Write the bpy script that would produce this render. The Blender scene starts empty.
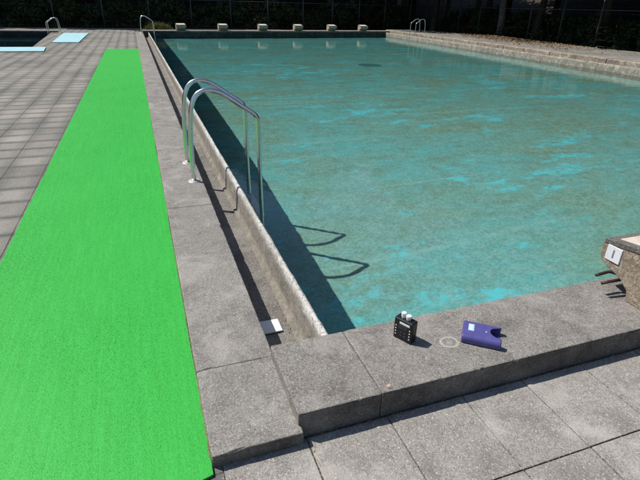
import bpy, bmesh, math, random
from mathutils import Vector, Matrix, noise as mnoise

# ------------------------------------------------------------------ camera, sky, sun, exposure
S = bpy.context.scene
COL = S.collection
cam_d = bpy.data.cameras.new('camera')
cam = bpy.data.objects.new('camera', cam_d)
COL.objects.link(cam)
RW = Matrix(((0.9420312474, 0.1269242653, -0.3105919506),
             (-0.3346605991, 0.4218484921, -0.8426423519),
             (0.0240709847, 0.8977383141, 0.4398710118)))
cam.matrix_world = Matrix.Translation((0, 0, 1.5)) @ RW.to_4x4()
cam_d.sensor_width = 36.0
cam_d.lens = 478.4 / 640 * 36.0
cam_d.clip_start = 0.05
cam_d.clip_end = 2000
S.camera = cam

SUN_DIR = Vector((-0.575, 0.43, 1.0)).normalized()          # towards the sun
world = bpy.data.worlds.new('World')
S.world = world
world.use_nodes = True
wn = world.node_tree
for n in list(wn.nodes):
    wn.nodes.remove(n)
sky = wn.nodes.new('ShaderNodeTexSky')
sky.sky_type = 'NISHITA'
sky.sun_disc = False
sky.sun_elevation = math.asin(SUN_DIR.z)
sky.sun_rotation = math.atan2(SUN_DIR.x, SUN_DIR.y)
sky.air_density = 1.0
sky.dust_density = 0.6
bg = wn.nodes.new('ShaderNodeBackground')
bg.inputs['Strength'].default_value = 0.1
wo = wn.nodes.new('ShaderNodeOutputWorld')
wn.links.new(sky.outputs[0], bg.inputs[0])
wn.links.new(bg.outputs[0], wo.inputs[0])

sun_d = bpy.data.lights.new('sun', 'SUN')
sun_d.energy = 4.8
sun_d.angle = math.radians(0.5)
sun_d.color = (1.0, 0.955, 0.88)
sun = bpy.data.objects.new('sun', sun_d)
COL.objects.link(sun)
sun.rotation_euler = SUN_DIR.to_track_quat('Z', 'Y').to_euler()
sun.location = (-10, 6, 20)
sun_d.cycles.is_caustics_light = True

S.render.engine = 'CYCLES'
S.view_settings.view_transform = 'Standard'
S.view_settings.look = 'None'
S.view_settings.exposure = 0.06
S.view_settings.gamma = 1.0
S.view_settings.use_curve_mapping = False
S.cycles.use_denoising = True
S.cycles.max_bounces = 10
S.cycles.diffuse_bounces = 4
S.cycles.glossy_bounces = 4
S.cycles.transmission_bounces = 8
S.cycles.transparent_max_bounces = 12
S.cycles.caustics_refractive = True
S.cycles.caustics_reflective = False
S.cycles.sample_clamp_indirect = 4.0
S.cycles.blur_glossy = 0.2

rnd = random.Random(7)

# ------------------------------------------------------------------ node helpers
class NT:
    def __init__(self, name):
        self.m = bpy.data.materials.new(name)
        self.m.use_nodes = True
        self.t = self.m.node_tree
        for n in list(self.t.nodes):
            self.t.nodes.remove(n)
        self.out = self.t.nodes.new('ShaderNodeOutputMaterial')
        self.co = self.t.nodes.new('ShaderNodeTexCoord').outputs['Object']

    def new(self, kind, **kw):
        n = self.t.nodes.new(kind)
        for k, v in kw.items():
            setattr(n, k, v)
        return n

    def link(self, a, b):
        self.t.links.new(a, b)

    def put(self, sock, v):
        if isinstance(v, bpy.types.NodeSocket):
            self.link(v, sock)
        else:
            sock.default_value = v

    def mapping(self, scale=(1, 1, 1), loc=(0, 0, 0), rot=(0, 0, 0), src=None):
        n = self.new('ShaderNodeMapping')
        self.link(src or self.co, n.inputs['Vector'])
        n.inputs['Scale'].default_value = scale
        n.inputs['Location'].default_value = loc
        n.inputs['Rotation'].default_value = rot
        return n.outputs[0]

    def noise(self, scale, detail=4, rough=0.55, vec=None, dist=0.0, color=False):
        n = self.new('ShaderNodeTexNoise')
        self.link(vec or self.co, n.inputs['Vector'])
        n.inputs['Scale'].default_value = scale
        n.inputs['Detail'].default_value = detail
        n.inputs['Roughness'].default_value = rough
        n.inputs['Distortion'].default_value = dist
        return n.outputs['Color' if color else 'Fac']

    def voronoi(self, scale, vec=None, feature='F1', out='Distance', rnd_=1.0):
        n = self.new('ShaderNodeTexVoronoi', feature=feature)
        self.link(vec or self.co, n.inputs['Vector'])
        n.inputs['Scale'].default_value = scale
        n.inputs['Randomness'].default_value = rnd_
        return n.outputs[out]

    def ramp(self, fac, stops):
        n = self.new('ShaderNodeValToRGB')
        self.link(fac, n.inputs[0])
        e = n.color_ramp.elements
        while len(e) < len(stops):
            e.new(0.5)
        for el, (p, c) in zip(e, stops):
            el.position = p
            el.color = (c, c, c, 1) if isinstance(c, (int, float)) else (*c, 1)
        return n.outputs[0]

    def mix(self, fac, a, b, mode='MIX'):
        n = self.new('ShaderNodeMix', data_type='RGBA', blend_type=mode)
        self.put(n.inputs[0], fac)
        self.put(n.inputs[6], a if isinstance(a, bpy.types.NodeSocket) else (*a, 1))
        self.put(n.inputs[7], b if isinstance(b, bpy.types.NodeSocket) else (*b, 1))
        return n.outputs[2]

    def math(self, op, a, b=0.0, c=None, clamp=False):
        n = self.new('ShaderNodeMath', operation=op, use_clamp=clamp)
        self.put(n.inputs[0], a)
        self.put(n.inputs[1], b)
        if c is not None:
            self.put(n.inputs[2], c)
        return n.outputs[0]

    def xyz(self, src=None):
        n = self.new('ShaderNodeSeparateXYZ')
        self.link(src or self.co, n.inputs[0])
        return n.outputs

    def bump(self, h, strength=0.3, dist=0.01, normal=None):
        n = self.new('ShaderNodeBump')
        self.link(h, n.inputs['Height'])
        n.inputs['Strength'].default_value = strength
        n.inputs['Distance'].default_value = dist
        if normal:
            self.link(normal, n.inputs['Normal'])
        return n.outputs[0]

    def bsdf(self, color, rough=0.8, metallic=0.0, normal=None, spec=0.3, **kw):
        n = self.new('ShaderNodeBsdfPrincipled')
        self.put(n.inputs['Base Color'], color if isinstance(color, bpy.types.NodeSocket) else (*color, 1))
        self.put(n.inputs['Roughness'], rough)
        n.inputs['Metallic'].default_value = metallic
        n.inputs['Specular IOR Level'].default_value = spec
        for k, v in kw.items():
            self.put(n.inputs[k], v)
        if normal:
            self.link(normal, n.inputs['Normal'])
        self.link(n.outputs[0], self.out.inputs[0])
        return n


# ------------------------------------------------------------------ materials
def mat_concrete(name, base, dark, light, warm=None, grain=235.0, stain=1.0, riser_shade=0.8):
    t = NT(name)
    big = t.noise(0.9, 5, 0.6)
    mid = t.noise(7.0, 6, 0.65)
    fine = t.noise(120.0, 3, 0.7)
    c = t.mix(t.ramp(big, [(0.35, 0.0), (0.7, 1.0)]), base, tuple(x * 0.78 for x in base))
    c = t.mix(t.math('MULTIPLY', t.ramp(mid, [(0.47, 0.0), (0.66, 1.0)]), 0.55 * stain), c, dark)
    if warm:
        c = t.mix(t.math('MULTIPLY', t.ramp(t.noise(2.3, 5, 0.6), [(0.5, 0.0), (0.75, 1.0)]), 0.45), c, warm)
    cell = t.voronoi(grain, out='Color')
    cs = t.new('ShaderNodeSeparateColor')
    t.link(cell, cs.inputs[0])
    c = t.mix(t.math('MULTIPLY', t.ramp(cs.outputs[0], [(0.72, 0.0), (0.95, 1.0)]), 0.62), c, light)
    c = t.mix(t.math('MULTIPLY', t.ramp(cs.outputs[1], [(0.62, 0.0), (0.9, 1.0)]), 0.62), c, dark)
    cell2 = t.voronoi(grain * 0.36, out='Color')
    cs2 = t.new('ShaderNodeSeparateColor')
    t.link(cell2, cs2.inputs[0])
    vd = t.voronoi(grain * 0.36)
    peb = t.math('MULTIPLY', t.ramp(cs2.outputs[2], [(0.93, 0.0), (0.95, 1.0)]), t.ramp(vd, [(0.2, 1.0), (0.4, 0.0)]))
    c = t.mix(t.math('MULTIPLY', peb, 0.85), c, light)
    c = t.mix(t.math('MULTIPLY', t.ramp(fine, [(0.32, 1.0), (0.5, 0.0)]), 0.55), c, dark)
    pat = t.noise(3.1, 6, 0.7, dist=0.5)
    c = t.mix(t.math('MULTIPLY', t.ramp(pat, [(0.5, 0.0), (0.62, 1.0)]), 0.45), c, tuple(min(1, v * 1.4) for v in base))
    # mottled stain plus shade painted into upright faces turned from the sun
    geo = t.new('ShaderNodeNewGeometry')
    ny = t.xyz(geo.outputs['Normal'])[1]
    stain_shade = t.math('MULTIPLY', t.ramp(t.math('MULTIPLY', ny, -1.0), [(0.55, 0.0), (0.85, 1.0)]), t.ramp(t.noise(5.0, 6, 0.7), [(0.3, 1.0), (0.62, 0.35)]))
    c = t.mix(t.math('MULTIPLY', stain_shade, riser_shade), c, (0.035, 0.026, 0.02))
    h = t.math('ADD', t.math('MULTIPLY', t.voronoi(grain), 0.5), t.math('MULTIPLY', fine, 0.8))
    h = t.math('ADD', h, t.math('MULTIPLY', mid, 1.2))
    t.bsdf(c, 0.92, normal=t.bump(h, 0.65, 0.005), spec=0.2)
    return t


def mat_paving(name, base, dark, light, wx, wy, ox, oy, seam, stain_w=0.05):
    """Square slabs: seams from the object coordinates, dirt gathered along them."""
    t = NT(name)
    wob = t.noise(1.3, 3, 0.5, color=True)
    x, y, z = t.xyz()
    def cell(v, w, o):
        u = t.math('DIVIDE', t.math('SUBTRACT', v, o), w)
        fr = t.math('FRACT', u)
        d = t.math('MULTIPLY', t.math('MINIMUM', fr, t.math('SUBTRACT', 1.0, fr)), w)
        return t.math('FLOOR', u), d
    ix, dx = cell(x, wx, ox)
    iy, dy = cell(y, wy, oy)
    cmb = t.new('ShaderNodeCombineXYZ')
    t.link(ix, cmb.inputs[0]); t.link(iy, cmb.inputs[1])
    wn_ = t.new('ShaderNodeTexWhiteNoise', noise_dimensions='2D')
    t.link(cmb.outputs[0], wn_.inputs['Vector'])
    tone = wn_.outputs['Value']
    n1 = t.noise(3.2, 5, 0.65)
    n2 = t.noise(0.55, 4, 0.6)
    fine = t.noise(110.0, 3, 0.7)
    c = t.mix(tone, tuple(v * 0.80 for v in base), tuple(min(1, v * 1.15) for v in base))
    c = t.mix(t.math('MULTIPLY', t.ramp(n2, [(0.42, 0.0), (0.68, 1.0)]), 0.55), c, dark)
    c = t.mix(t.math('MULTIPLY', t.ramp(n1, [(0.5, 0.0), (0.75, 1.0)]), 0.4), c, dark)
    # dirt bands beside the joints
    dist = t.math('ADD', dx, t.math('MULTIPLY', t.math('SUBTRACT', n1, 0.5), stain_w * 1.6))
    band = t.math('MULTIPLY', t.ramp(t.math('DIVIDE', dist, stain_w * 2), [(0.12, 1.0), (0.55, 0.0)]), t.ramp(n2, [(0.36, 0.25), (0.6, 0.95)]))
    c = t.mix(t.math('MULTIPLY', band, 0.9), c, dark)
    dist2 = t.math('ADD', dy, t.math('MULTIPLY', t.math('SUBTRACT', n1, 0.5), stain_w * 0.8))
    band2 = t.math('MULTIPLY', t.ramp(t.math('DIVIDE', dist2, stain_w * 2), [(0.1, 1.0), (0.35, 0.0)]), t.ramp(n1, [(0.35, 0.3), (0.6, 0.95)]))
    c = t.mix(band2, c, dark)
    cellc = t.voronoi(260.0, out='Color')
    cs = t.new('ShaderNodeSeparateColor')
    t.link(cellc, cs.inputs[0])
    c = t.mix(t.math('MULTIPLY', t.ramp(cs.outputs[0], [(0.8, 0.0), (0.95, 1.0)]), 0.4), c, light)
    c = t.mix(t.math('MULTIPLY', t.ramp(cs.outputs[1], [(0.72, 0.0), (0.95, 1.0)]), 0.6), c, dark)
    c = t.mix(t.math('MULTIPLY', t.ramp(fine, [(0.3, 1.0), (0.5, 0.0)]), 0.4), c, dark)
    sx = t.math('MINIMUM', dx, dy)
    joint = t.ramp(t.math('DIVIDE', sx, seam * 2), [(0.3, 1.0), (0.55, 0.0)])
    c = t.mix(t.math('MULTIPLY', joint, t.ramp(t.noise(1.9, 4, 0.6), [(0.35, 0.45), (0.65, 0.95)])), c, (0.06, 0.052, 0.044))
    h = t.math('ADD', t.math('MULTIPLY', fine, 0.6), t.math('MULTIPLY', t.voronoi(260.0), 0.4))
    h = t.math('SUBTRACT', h, t.math('MULTIPLY', joint, 3.0))
    t.bsdf(c, 0.92, normal=t.bump(h, 0.5, 0.004), spec=0.2)
    return t.m


M = {}
GREY = (0.305, 0.286, 0.26)
GDARK = (0.11, 0.104, 0.097)
GLIGHT = (0.46, 0.45, 0.43)
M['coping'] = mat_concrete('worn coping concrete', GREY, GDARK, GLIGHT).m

# near kerb: the same concrete plus a pale dried ring and rusty dirt
tk = NT('kerb concrete')
def kerb_material():
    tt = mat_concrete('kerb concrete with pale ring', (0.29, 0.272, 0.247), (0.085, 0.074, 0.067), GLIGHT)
    bs = [n for n in tt.t.nodes if n.type == 'BSDF_PRINCIPLED'][0]
    src = bs.inputs['Base Color'].links[0].from_socket
    x, y, z = tt.xyz()
    ex = tt.math('DIVIDE', tt.math('SUBTRACT', x, 1.187), 0.042)
    ey = tt.math('DIVIDE', tt.math('SUBTRACT', y, 1.462), 0.036)
    r = tt.math('SQRT', tt.math('ADD', tt.math('MULTIPLY', ex, ex), tt.math('MULTIPLY', ey, ey)))
    r = tt.math('ADD', r, tt.math('MULTIPLY', tt.math('SUBTRACT', tt.noise(30.0, 3), 0.5), 0.35))
    ring = tt.ramp(tt.math('MULTIPLY', r, 0.5), [(0.36, 0.0), (0.45, 1.0), (0.50, 1.0), (0.58, 0.0)])
    blot = tt.math('MULTIPLY', tt.ramp(tt.math('MULTIPLY', r, 0.5), [(0.1, 1.0), (0.28, 0.0)]), tt.ramp(tt.noise(60.0), [(0.45, 0.0), (0.6, 1.0)]))
    f = tt.math('MULTIPLY', tt.math('MAXIMUM', ring, tt.math('MULTIPLY', blot, 0.8)), 0.6)
    c = tt.mix(f, src, (0.52, 0.50, 0.44))
    tt.link(c, bs.inputs['Base Color'])
    return tt.m
bpy.data.materials.remove(tk.m)
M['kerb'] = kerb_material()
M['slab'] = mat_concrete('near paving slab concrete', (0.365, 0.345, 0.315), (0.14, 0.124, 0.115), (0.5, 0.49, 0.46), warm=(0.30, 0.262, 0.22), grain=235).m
M['paving'] = mat_paving('square slab paving', (0.315, 0.288, 0.255), (0.11, 0.115, 0.105), (0.5, 0.48, 0.45), 0.335, 0.34, -1.325, 0.86, 0.005, 0.10)
M['gutter'] = mat_concrete('gutter concrete', (0.215, 0.205, 0.19), (0.085, 0.078, 0.07), (0.42, 0.4, 0.36), grain=220).m


def m_lip():
    t = NT('worn painted gutter lip')
    x, y, z = t.xyz()
    n = t.noise(9.0, 6, 0.7)
    n2 = t.noise(45.0, 5, 0.7)
    conc = t.mix(t.ramp(n, [(0.35, 0.0), (0.7, 1.0)]), (0.34, 0.315, 0.275), (0.17, 0.15, 0.125))
    conc = t.mix(t.math('MULTIPLY', t.ramp(n2, [(0.35, 1.0), (0.5, 0.0)]), 0.5), conc, (0.1, 0.085, 0.065))
    zz = t.math('ADD', z, t.math('MULTIPLY', t.math('SUBTRACT', n, 0.5), 0.16))
    keep = t.math('MULTIPLY', t.ramp(t.math('MULTIPLY_ADD', zz, 5.0, 0.4), [(0.40, 0.0), (0.58, 1.0)]), t.ramp(n2, [(0.36, 0.0), (0.48, 1.0)]))
    keep = t.math('MULTIPLY', keep, t.ramp(t.noise(2.2, 3), [(0.38, 0.55), (0.55, 1.0)]))
    c = t.mix(t.math('MULTIPLY', keep, 0.85), conc, (0.64, 0.63, 0.60))
    h = t.math('ADD', n, t.math('MULTIPLY', n2, 0.7))
    t.bsdf(c, 0.88, normal=t.bump(h, 0.7, 0.012), spec=0.2)
    return t.m
M['lip'] = m_lip()


FLAKED = [(2.2, 3.0, 0.34, 0.24, 0.105), (2.5, 2.8, 0.42, 0.24, 0.09), (3.9, 9.0, 2.2, 0.9, 0.09), (4.5, 14.5, 2.6, 1.6, 0.10), (6.0, 7.9, 1.6, 0.8, 0.06)]


def m_poolfloor(name, teal, algae, bare, pale):
    t = NT(name)
    v = t.mapping((0.55, 1.0, 1.0), rot=(0, 0, 0.35))
    warp = t.noise(0.6, 3, 0.5, vec=v, color=True)
    va = t.new('ShaderNodeVectorMath', operation='MULTIPLY_ADD')
    t.link(warp, va.inputs[0]); va.inputs[1].default_value = (1.1, 1.1, 0); t.link(v, va.inputs[2])
    vv = va.outputs[0]
    n1 = t.noise(0.75, 8, 0.62, vec=vv)
    n2 = t.noise(3.2, 8, 0.68, vec=vv)
    n3 = t.noise(34.0, 6, 0.78)
    n5 = t.noise(9.0, 6, 0.75)
    scr = t.noise(1.0, 2, 0.5, vec=t.mapping((0.16, 7.0, 1.0), rot=(0, 0, 0.62)))
    _x, _y, _z = t.xyz()
    far = t.math('MULTIPLY_ADD', _y, 1 / 26.0, -0.1, clamp=True)
    n4 = t.noise(1.15, 7, 0.72, vec=t.mapping((0.4, 1.0, 1.0), loc=(7, 3, 0), rot=(0, 0, 0.15)))
    c = t.mix(t.ramp(t.math('SUBTRACT', n1, t.math('MULTIPLY', far, 0.12)), [(0.37, 0.0), (0.60, 1.0)]), teal, algae)
    c = t.mix(t.math('MULTIPLY', t.ramp(n2, [(0.42, 0.0), (0.66, 1.0)]), 0.75), c, tuple(x * 0.70 for x in algae))
    c = t.mix(t.math('MULTIPLY', t.ramp(n5, [(0.48, 0.0), (0.66, 1.0)]), 0.5), c, tuple((x + y) * 0.52 for x, y in zip(teal, pale)))
    c = t.mix(t.math('MULTIPLY', t.math('SUBTRACT', 0.55, t.math('MULTIPLY', far, 1.3), clamp=True), t.ramp(n5, [(0.35, 0.25), (0.62, 0.75)])), c, tuple(x * 0.86 for x in pale))
    c = t.mix(t.math('MULTIPLY', t.ramp(scr, [(0.63, 0.0), (0.70, 1.0)]), 0.35), c, pale)
    c = t.mix(t.math('MULTIPLY', t.ramp(n3, [(0.47, 0.0), (0.62, 1.0)]), 0.42), c, pale)
    c = t.mix(t.math('MULTIPLY', t.ramp(n3, [(0.34, 1.0), (0.49, 0.0)]), 0.42), c, tuple(x * 0.6 for x in algae))
    m = t.ramp(t.math('ADD', n4, t.math('MULTIPLY', far, 0.05)), [(0.585, 0.0), (0.67, 1.0)])
    m = t.math('MULTIPLY', m, t.ramp(n5, [(0.42, 0.1), (0.52, 1.0)]))
    n6 = t.noise(2.6, 7, 0.72, vec=t.mapping((0.6, 1.0, 1.0), loc=(3, 11, 0), rot=(0, 0, -0.3)))
    spots = None      # places where the coating has flaked off more than elsewhere
    for cx, cy, rx, ry, g in FLAKED:
        ex = t.math('DIVIDE', t.math('SUBTRACT', _x, cx), rx)
        ey = t.math('DIVIDE', t.math('SUBTRACT', _y, cy), ry)
        d = t.math('ADD', t.math('MULTIPLY', ex, ex), t.math('MULTIPLY', ey, ey))
        b = t.math('MULTIPLY', t.math('SUBTRACT', 1.0, d, clamp=True), g)
        spots = b if spots is None else t.math('ADD', spots, b)
    m = t.math('MAXIMUM', m, t.math('MULTIPLY', t.ramp(t.math('ADD', n6, spots), [(0.585, 0.0), (0.67, 1.0)]), 0.85))
    c = t.mix(t.math('MULTIPLY', m, 0.8), c, bare)
    t.bsdf(c, 0.9, normal=t.bump(n3, 0.4, 0.01), spec=0.1)
    return t.m
M['pool_floor'] = m_poolfloor('algae stained turquoise pool paint', (0.115, 0.53, 0.52), (0.235, 0.36, 0.22), (0.15, 0.86, 0.96), (0.47, 0.72, 0.65))
M['pool_floor_dark'] = m_poolfloor('dark green pool paint', (0.07, 0.24, 0.24), (0.12, 0.2, 0.13), (0.06, 0.3, 0.34), (0.16, 0.25, 0.2))


def m_water(name, scale=1.0):
    t = NT(name)
    n1 = t.noise(3.2, 4, 0.55, vec=t.mapping((1, 0.6, 1)))
    n2 = t.noise(14.0, 3, 0.5)
    h = t.math('ADD', n1, t.math('MULTIPLY', n2, 0.10))
    nb = t.bump(h, 0.065, 0.05)
    fr = t.new('ShaderNodeFresnel'); fr.inputs['IOR'].default_value = 1.333
    t.link(nb, fr.inputs['Normal'])
    rf = t.new('ShaderNodeBsdfRefraction')
    rf.inputs['IOR'].default_value = 1.333
    rf.inputs['Roughness'].default_value = 0.0
    rf.inputs['Color'].default_value = (0.90, 0.985, 0.99, 1)
    t.link(nb, rf.inputs['Normal'])
    gl = t.new('ShaderNodeBsdfGlossy')
    gl.inputs['Roughness'].default_value = 0.03
    t.link(nb, gl.inputs['Normal'])
    mx = t.new('ShaderNodeMixShader')
    t.link(fr.outputs[0], mx.inputs[0]); t.link(rf.outputs[0], mx.inputs[1]); t.link(gl.outputs[0], mx.inputs[2])
    t.link(mx.outputs[0], t.out.inputs[0])
    return t.m
M['water'] = m_water('still pool water')


def m_turf():
    t = NT('green artificial turf')
    x, y, z = t.xyz()
    st = t.noise(60.0, 2, 0.5, vec=t.mapping((1.0, 0.05, 1.0)))
    tuft = t.noise(140.0, 3, 0.7, vec=t.mapping((1.0, 0.6, 1.0)))
    big = t.noise(1.2, 4, 0.6)
    c = t.mix(t.ramp(tuft, [(0.3, 0.0), (0.7, 1.0)]), (0.026, 0.36, 0.042), (0.040, 0.44, 0.056))
    c = t.mix(t.math('MULTIPLY', t.ramp(st, [(0.4, 0.0), (0.7, 1.0)]), 0.4), c, (0.05, 0.50, 0.08))
    c = t.mix(t.math('MULTIPLY', t.ramp(big, [(0.4, 0.0), (0.75, 1.0)]), 0.12), c, (0.02, 0.36, 0.04))
    t.bsdf(c, 0.55, normal=t.bump(tuft, 0.25, 0.004), spec=0.3)
    return t.m
M['turf'] = m_turf()


def m_blade():
    t = NT('green plastic turf blade')
    oi = t.math('MULTIPLY_ADD', t.noise(1.0, 3, 0.6, vec=t.mapping((55.0, 0.6, 1.0))), 0.8, t.math('MULTIPLY', t.noise(70.0, 2, 0.5), 0.2))
    c = t.mix(t.ramp(oi, [(0.40, 0.0), (0.60, 1.0)]), (0.018, 0.315, 0.034), (0.045, 0.46, 0.056))
    t.bsdf(c, 0.5, spec=0.35)
    return t.m
M['blade'] = m_blade()


def simple(name, col, rough=0.5, metallic=0.0, spec=0.4, var=0.12, scale=30.0, bump=0.1):
    t = NT(name)
    n = t.noise(scale, 4, 0.6)
    c = t.mix(t.ramp(n, [(0.3, 0.0), (0.7, 1.0)]), tuple(v * (1 - var) for v in col), tuple(min(1, v * (1 + var)) for v in col))
    r = t.math('MULTIPLY_ADD', n, 0.18, rough - 0.09)
    t.bsdf(c, r, metallic, normal=t.bump(n, bump, 0.002), spec=spec)
    return t.m

M['steel'] = simple('polished stainless steel', (0.70, 0.71, 0.72), 0.24, 1.0, var=0.05, bump=0.02)
M['flange'] = simple('weathered steel flange', (0.62, 0.60, 0.56), 0.5, 0.4)
M['rung'] = simple('white plastic rung', (0.72, 0.74, 0.74), 0.5)
M['fence'] = simple('dull galvanised fence steel', (0.085, 0.09, 0.095), 0.65, 0.2)
M['black'] = simple('black instrument plastic', (0.012, 0.012, 0.014), 0.42, spec=0.4, var=0.2)
M['black2'] = simple('dark grey keypad rubber', (0.03, 0.03, 0.034), 0.6)
M['white'] = simple('white label print', (0.74, 0.75, 0.76), 0.6, var=0.05)
M['vial'] = simple('cloudy white plastic cap', (0.74, 0.78, 0.80), 0.35, var=0.1)
M['blue'] = simple('dark blue moulded plastic', (0.085, 0.078, 0.26), 0.42, var=0.12)
M['bluelabel'] = simple('pale blue printed label', (0.45, 0.62, 0.80), 0.5)
M['card'] = simple('white paper card', (0.74, 0.75, 0.78), 0.7, var=0.04)
M['mat_cyan'] = simple('pale blue foam mat', (0.34, 0.58, 0.64), 0.85, var=0.08, scale=3)
M['straw'] = simple('dry straw', (0.23, 0.16, 0.095), 0.9, var=0.5, scale=40)
M['chip'] = simple('pinkish broken stone', (0.45, 0.34, 0.27), 0.9, var=0.2, scale=60)
M['sand'] = simple('dirty jointing sand', (0.17, 0.13, 0.09), 0.95, var=0.4, scale=50)
M['drain'] = simple('dark teal drain grate', (0.08, 0.24, 0.25), 0.8, var=0.3)
M['rust'] = simple('rusty dark steel', (0.075, 0.05, 0.045), 0.6, 0.5, var=0.4)
M['cream'] = simple('cream painted top', (0.56, 0.50, 0.41), 0.85, var=0.25, scale=12)
M['tile'] = simple('white glazed number tile', (0.76, 0.77, 0.8), 0.3, var=0.05)
M['smudge'] = simple('faded grey paint', (0.20, 0.21, 0.26), 0.7, var=0.3)
M['bark'] = simple('dark bark', (0.055, 0.045, 0.035), 0.95, var=0.4, scale=9, bump=0.8)
M['palebark'] = simple('pale bark', (0.20, 0.19, 0.17), 0.95, var=0.4, scale=6, bump=0.8)


def m_stone(name, a, b, c_, sc=4.0):
    t = NT(name)
    n = t.noise(sc, 7, 0.7)
    n2 = t.noise(sc * 7, 6, 0.72)
    n3 = t.noise(sc * 2.3, 5, 0.65, dist=0.6)
    c = t.mix(t.ramp(n, [(0.38, 0.0), (0.62, 1.0)]), a, b)
    c = t.mix(t.ramp(n3, [(0.5, 0.0), (0.62, 1.0)]), c, c_)
    c = t.mix(t.math('MULTIPLY', t.ramp(n2, [(0.34, 1.0), (0.5, 0.0)]), 0.7), c, (0.09, 0.065, 0.045))
    h = t.math('ADD', t.math('MULTIPLY', n3, 1.4), n2)
    t.bsdf(c, 0.93, normal=t.bump(h, 0.9, 0.02), spec=0.15)
    return t.m
M['block'] = m_stone('rough stuccoed concrete', (0.52, 0.43, 0.33), (0.32, 0.24, 0.175), (0.62, 0.56, 0.47), 16.0)
M['block_rim'] = mat_concrete('dark concrete rim', (0.15, 0.14, 0.13), (0.06, 0.055, 0.05), (0.36, 0.35, 0.33)).m
M['stone'] = m_stone('weathered pale stone edging', (0.37, 0.315, 0.245), (0.24, 0.20, 0.165), (0.46, 0.42, 0.35), 2.2)
M['right_lip'] = m_stone('weathered grey lip', (0.36, 0.325, 0.275), (0.25, 0.22, 0.18), (0.46, 0.42, 0.36), 3.0)
M['far_wall'] = m_stone('shade-toned dark pool wall', (0.05, 0.06, 0.06), (0.03, 0.04, 0.04), (0.08, 0.085, 0.08), 1.5)  # dark base colour holds the shade of the far wall's sunless face


def m_leaf(name, a, b, rough=0.6):
    t = NT(name)
    oi = t.new('ShaderNodeObjectInfo')
    n = t.noise(0.8, 3, 0.6)
    n2 = t.noise(9.0, 2, 0.5)
    f = t.math('ADD', t.math('MULTIPLY', n, 0.6), t.math('MULTIPLY', n2, 0.4))
    c = t.mix(t.ramp(f, [(0.35, 0.0), (0.65, 1.0)]), a, b)
    t.bsdf(c, rough, spec=0.2)
    return t.m
M['leaf'] = m_leaf('dark green leaves', (0.022, 0.045, 0.016), (0.055, 0.085, 0.028))
M['leaf2'] = m_leaf('olive green leaves', (0.03, 0.045, 0.016), (0.075, 0.085, 0.03))
M['yellow_leaf'] = m_leaf('yellow green grass', (0.15, 0.15, 0.04), (0.25, 0.23, 0.08))
M['dry_leaf'] = m_leaf('dry orange leaves', (0.20, 0.125, 0.06), (0.33, 0.225, 0.125))
M['dirt'] = m_stone('leafy forest soil', (0.055, 0.043, 0.032), (0.035, 0.028, 0.022), (0.08, 0.06, 0.042), 1.6)
M['ground'] = m_stone('dry soil', (0.10, 0.08, 0.06), (0.07, 0.058, 0.045), (0.13, 0.11, 0.08), 0.8)


# ------------------------------------------------------------------ mesh helpers
def link_mesh(name, bm, mat, parent=None, smooth=False):
    me = bpy.data.meshes.new(name)
    bm.normal_update()
    bm.to_mesh(me)
    bm.free()
    if smooth:
        for p in me.polygons:
            p.use_smooth = True
    o = bpy.data.objects.new(name, me)
    for m in (mat if isinstance(mat, (list, tuple)) else [mat]):
        me.materials.append(m)
    COL.objects.link(o)
    if parent:
        o.parent = parent
    return o


def raw_mesh(name, verts, faces, mat, parent=None):
    me = bpy.data.meshes.new(name)
    me.from_pydata(verts, [], faces)
    me.materials.append(mat)
    me.update()
    o = bpy.data.objects.new(name, me)
    COL.objects.link(o)
    if parent:
        o.parent = parent
    return o


def thing(name, label, cat, loc=(0, 0, 0), rotz=0.0, group=None):
    o = bpy.data.objects.new(name, None)
    o.empty_display_size = 0.2
    COL.objects.link(o)
    o.location = loc
    o.rotation_euler = (0, 0, rotz)
    return tag(o, label, cat, group)


def tag(o, label, cat, group=None):
    o['label'] = label
    o['category'] = cat
    if group:
        o['group'] = group
    return o


def struct(o, kind='structure'):
    o['kind'] = kind
    return o


def box(bm, x0, x1, y0, y1, z0, z1, bevel=0.0, seg=2):
    r = bmesh.ops.create_cube(bm, size=1.0)
    vs = r['verts']
    for v in vs:
        v.co = Vector((x0 + (v.co.x + 0.5) * (x1 - x0), y0 + (v.co.y + 0.5) * (y1 - y0), z0 + (v.co.z + 0.5) * (z1 - z0)))
    if bevel:
        es = list({e for v in vs for e in v.link_edges})
        bmesh.ops.bevel(bm, geom=es, offset=bevel, segments=seg, affect='EDGES', profile=0.5)
    return vs


def prism(bm, pts, axis, a, b, bevel=0.0):
    """extrude a 2-D outline along axis: pts are the other two coordinates in order."""
    def mk(p, t):
        if axis == 'X': return Vector((t, p[0], p[1]))
        if axis == 'Y': return Vector((p[0], t, p[1]))
        return Vector((p[0], p[1], t))
    v0 = [bm.verts.new(mk(p, a)) for p in pts]
    v1 = [bm.verts.new(mk(p, b)) for p in pts]
    n = len(pts)
    fs = [bm.faces.new(v0), bm.faces.new(list(reversed(v1)))]
    for i in range(n):
        fs.append(bm.faces.new((v0[i], v1[i], v1[(i + 1) % n], v0[(i + 1) % n])))
    bmesh.ops.recalc_face_normals(bm, faces=fs)
    if bevel:
        es = list({e for f in fs for e in f.edges})
        bmesh.ops.bevel(bm, geom=es, offset=bevel, segments=2, affect='EDGES', profile=0.5)


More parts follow.
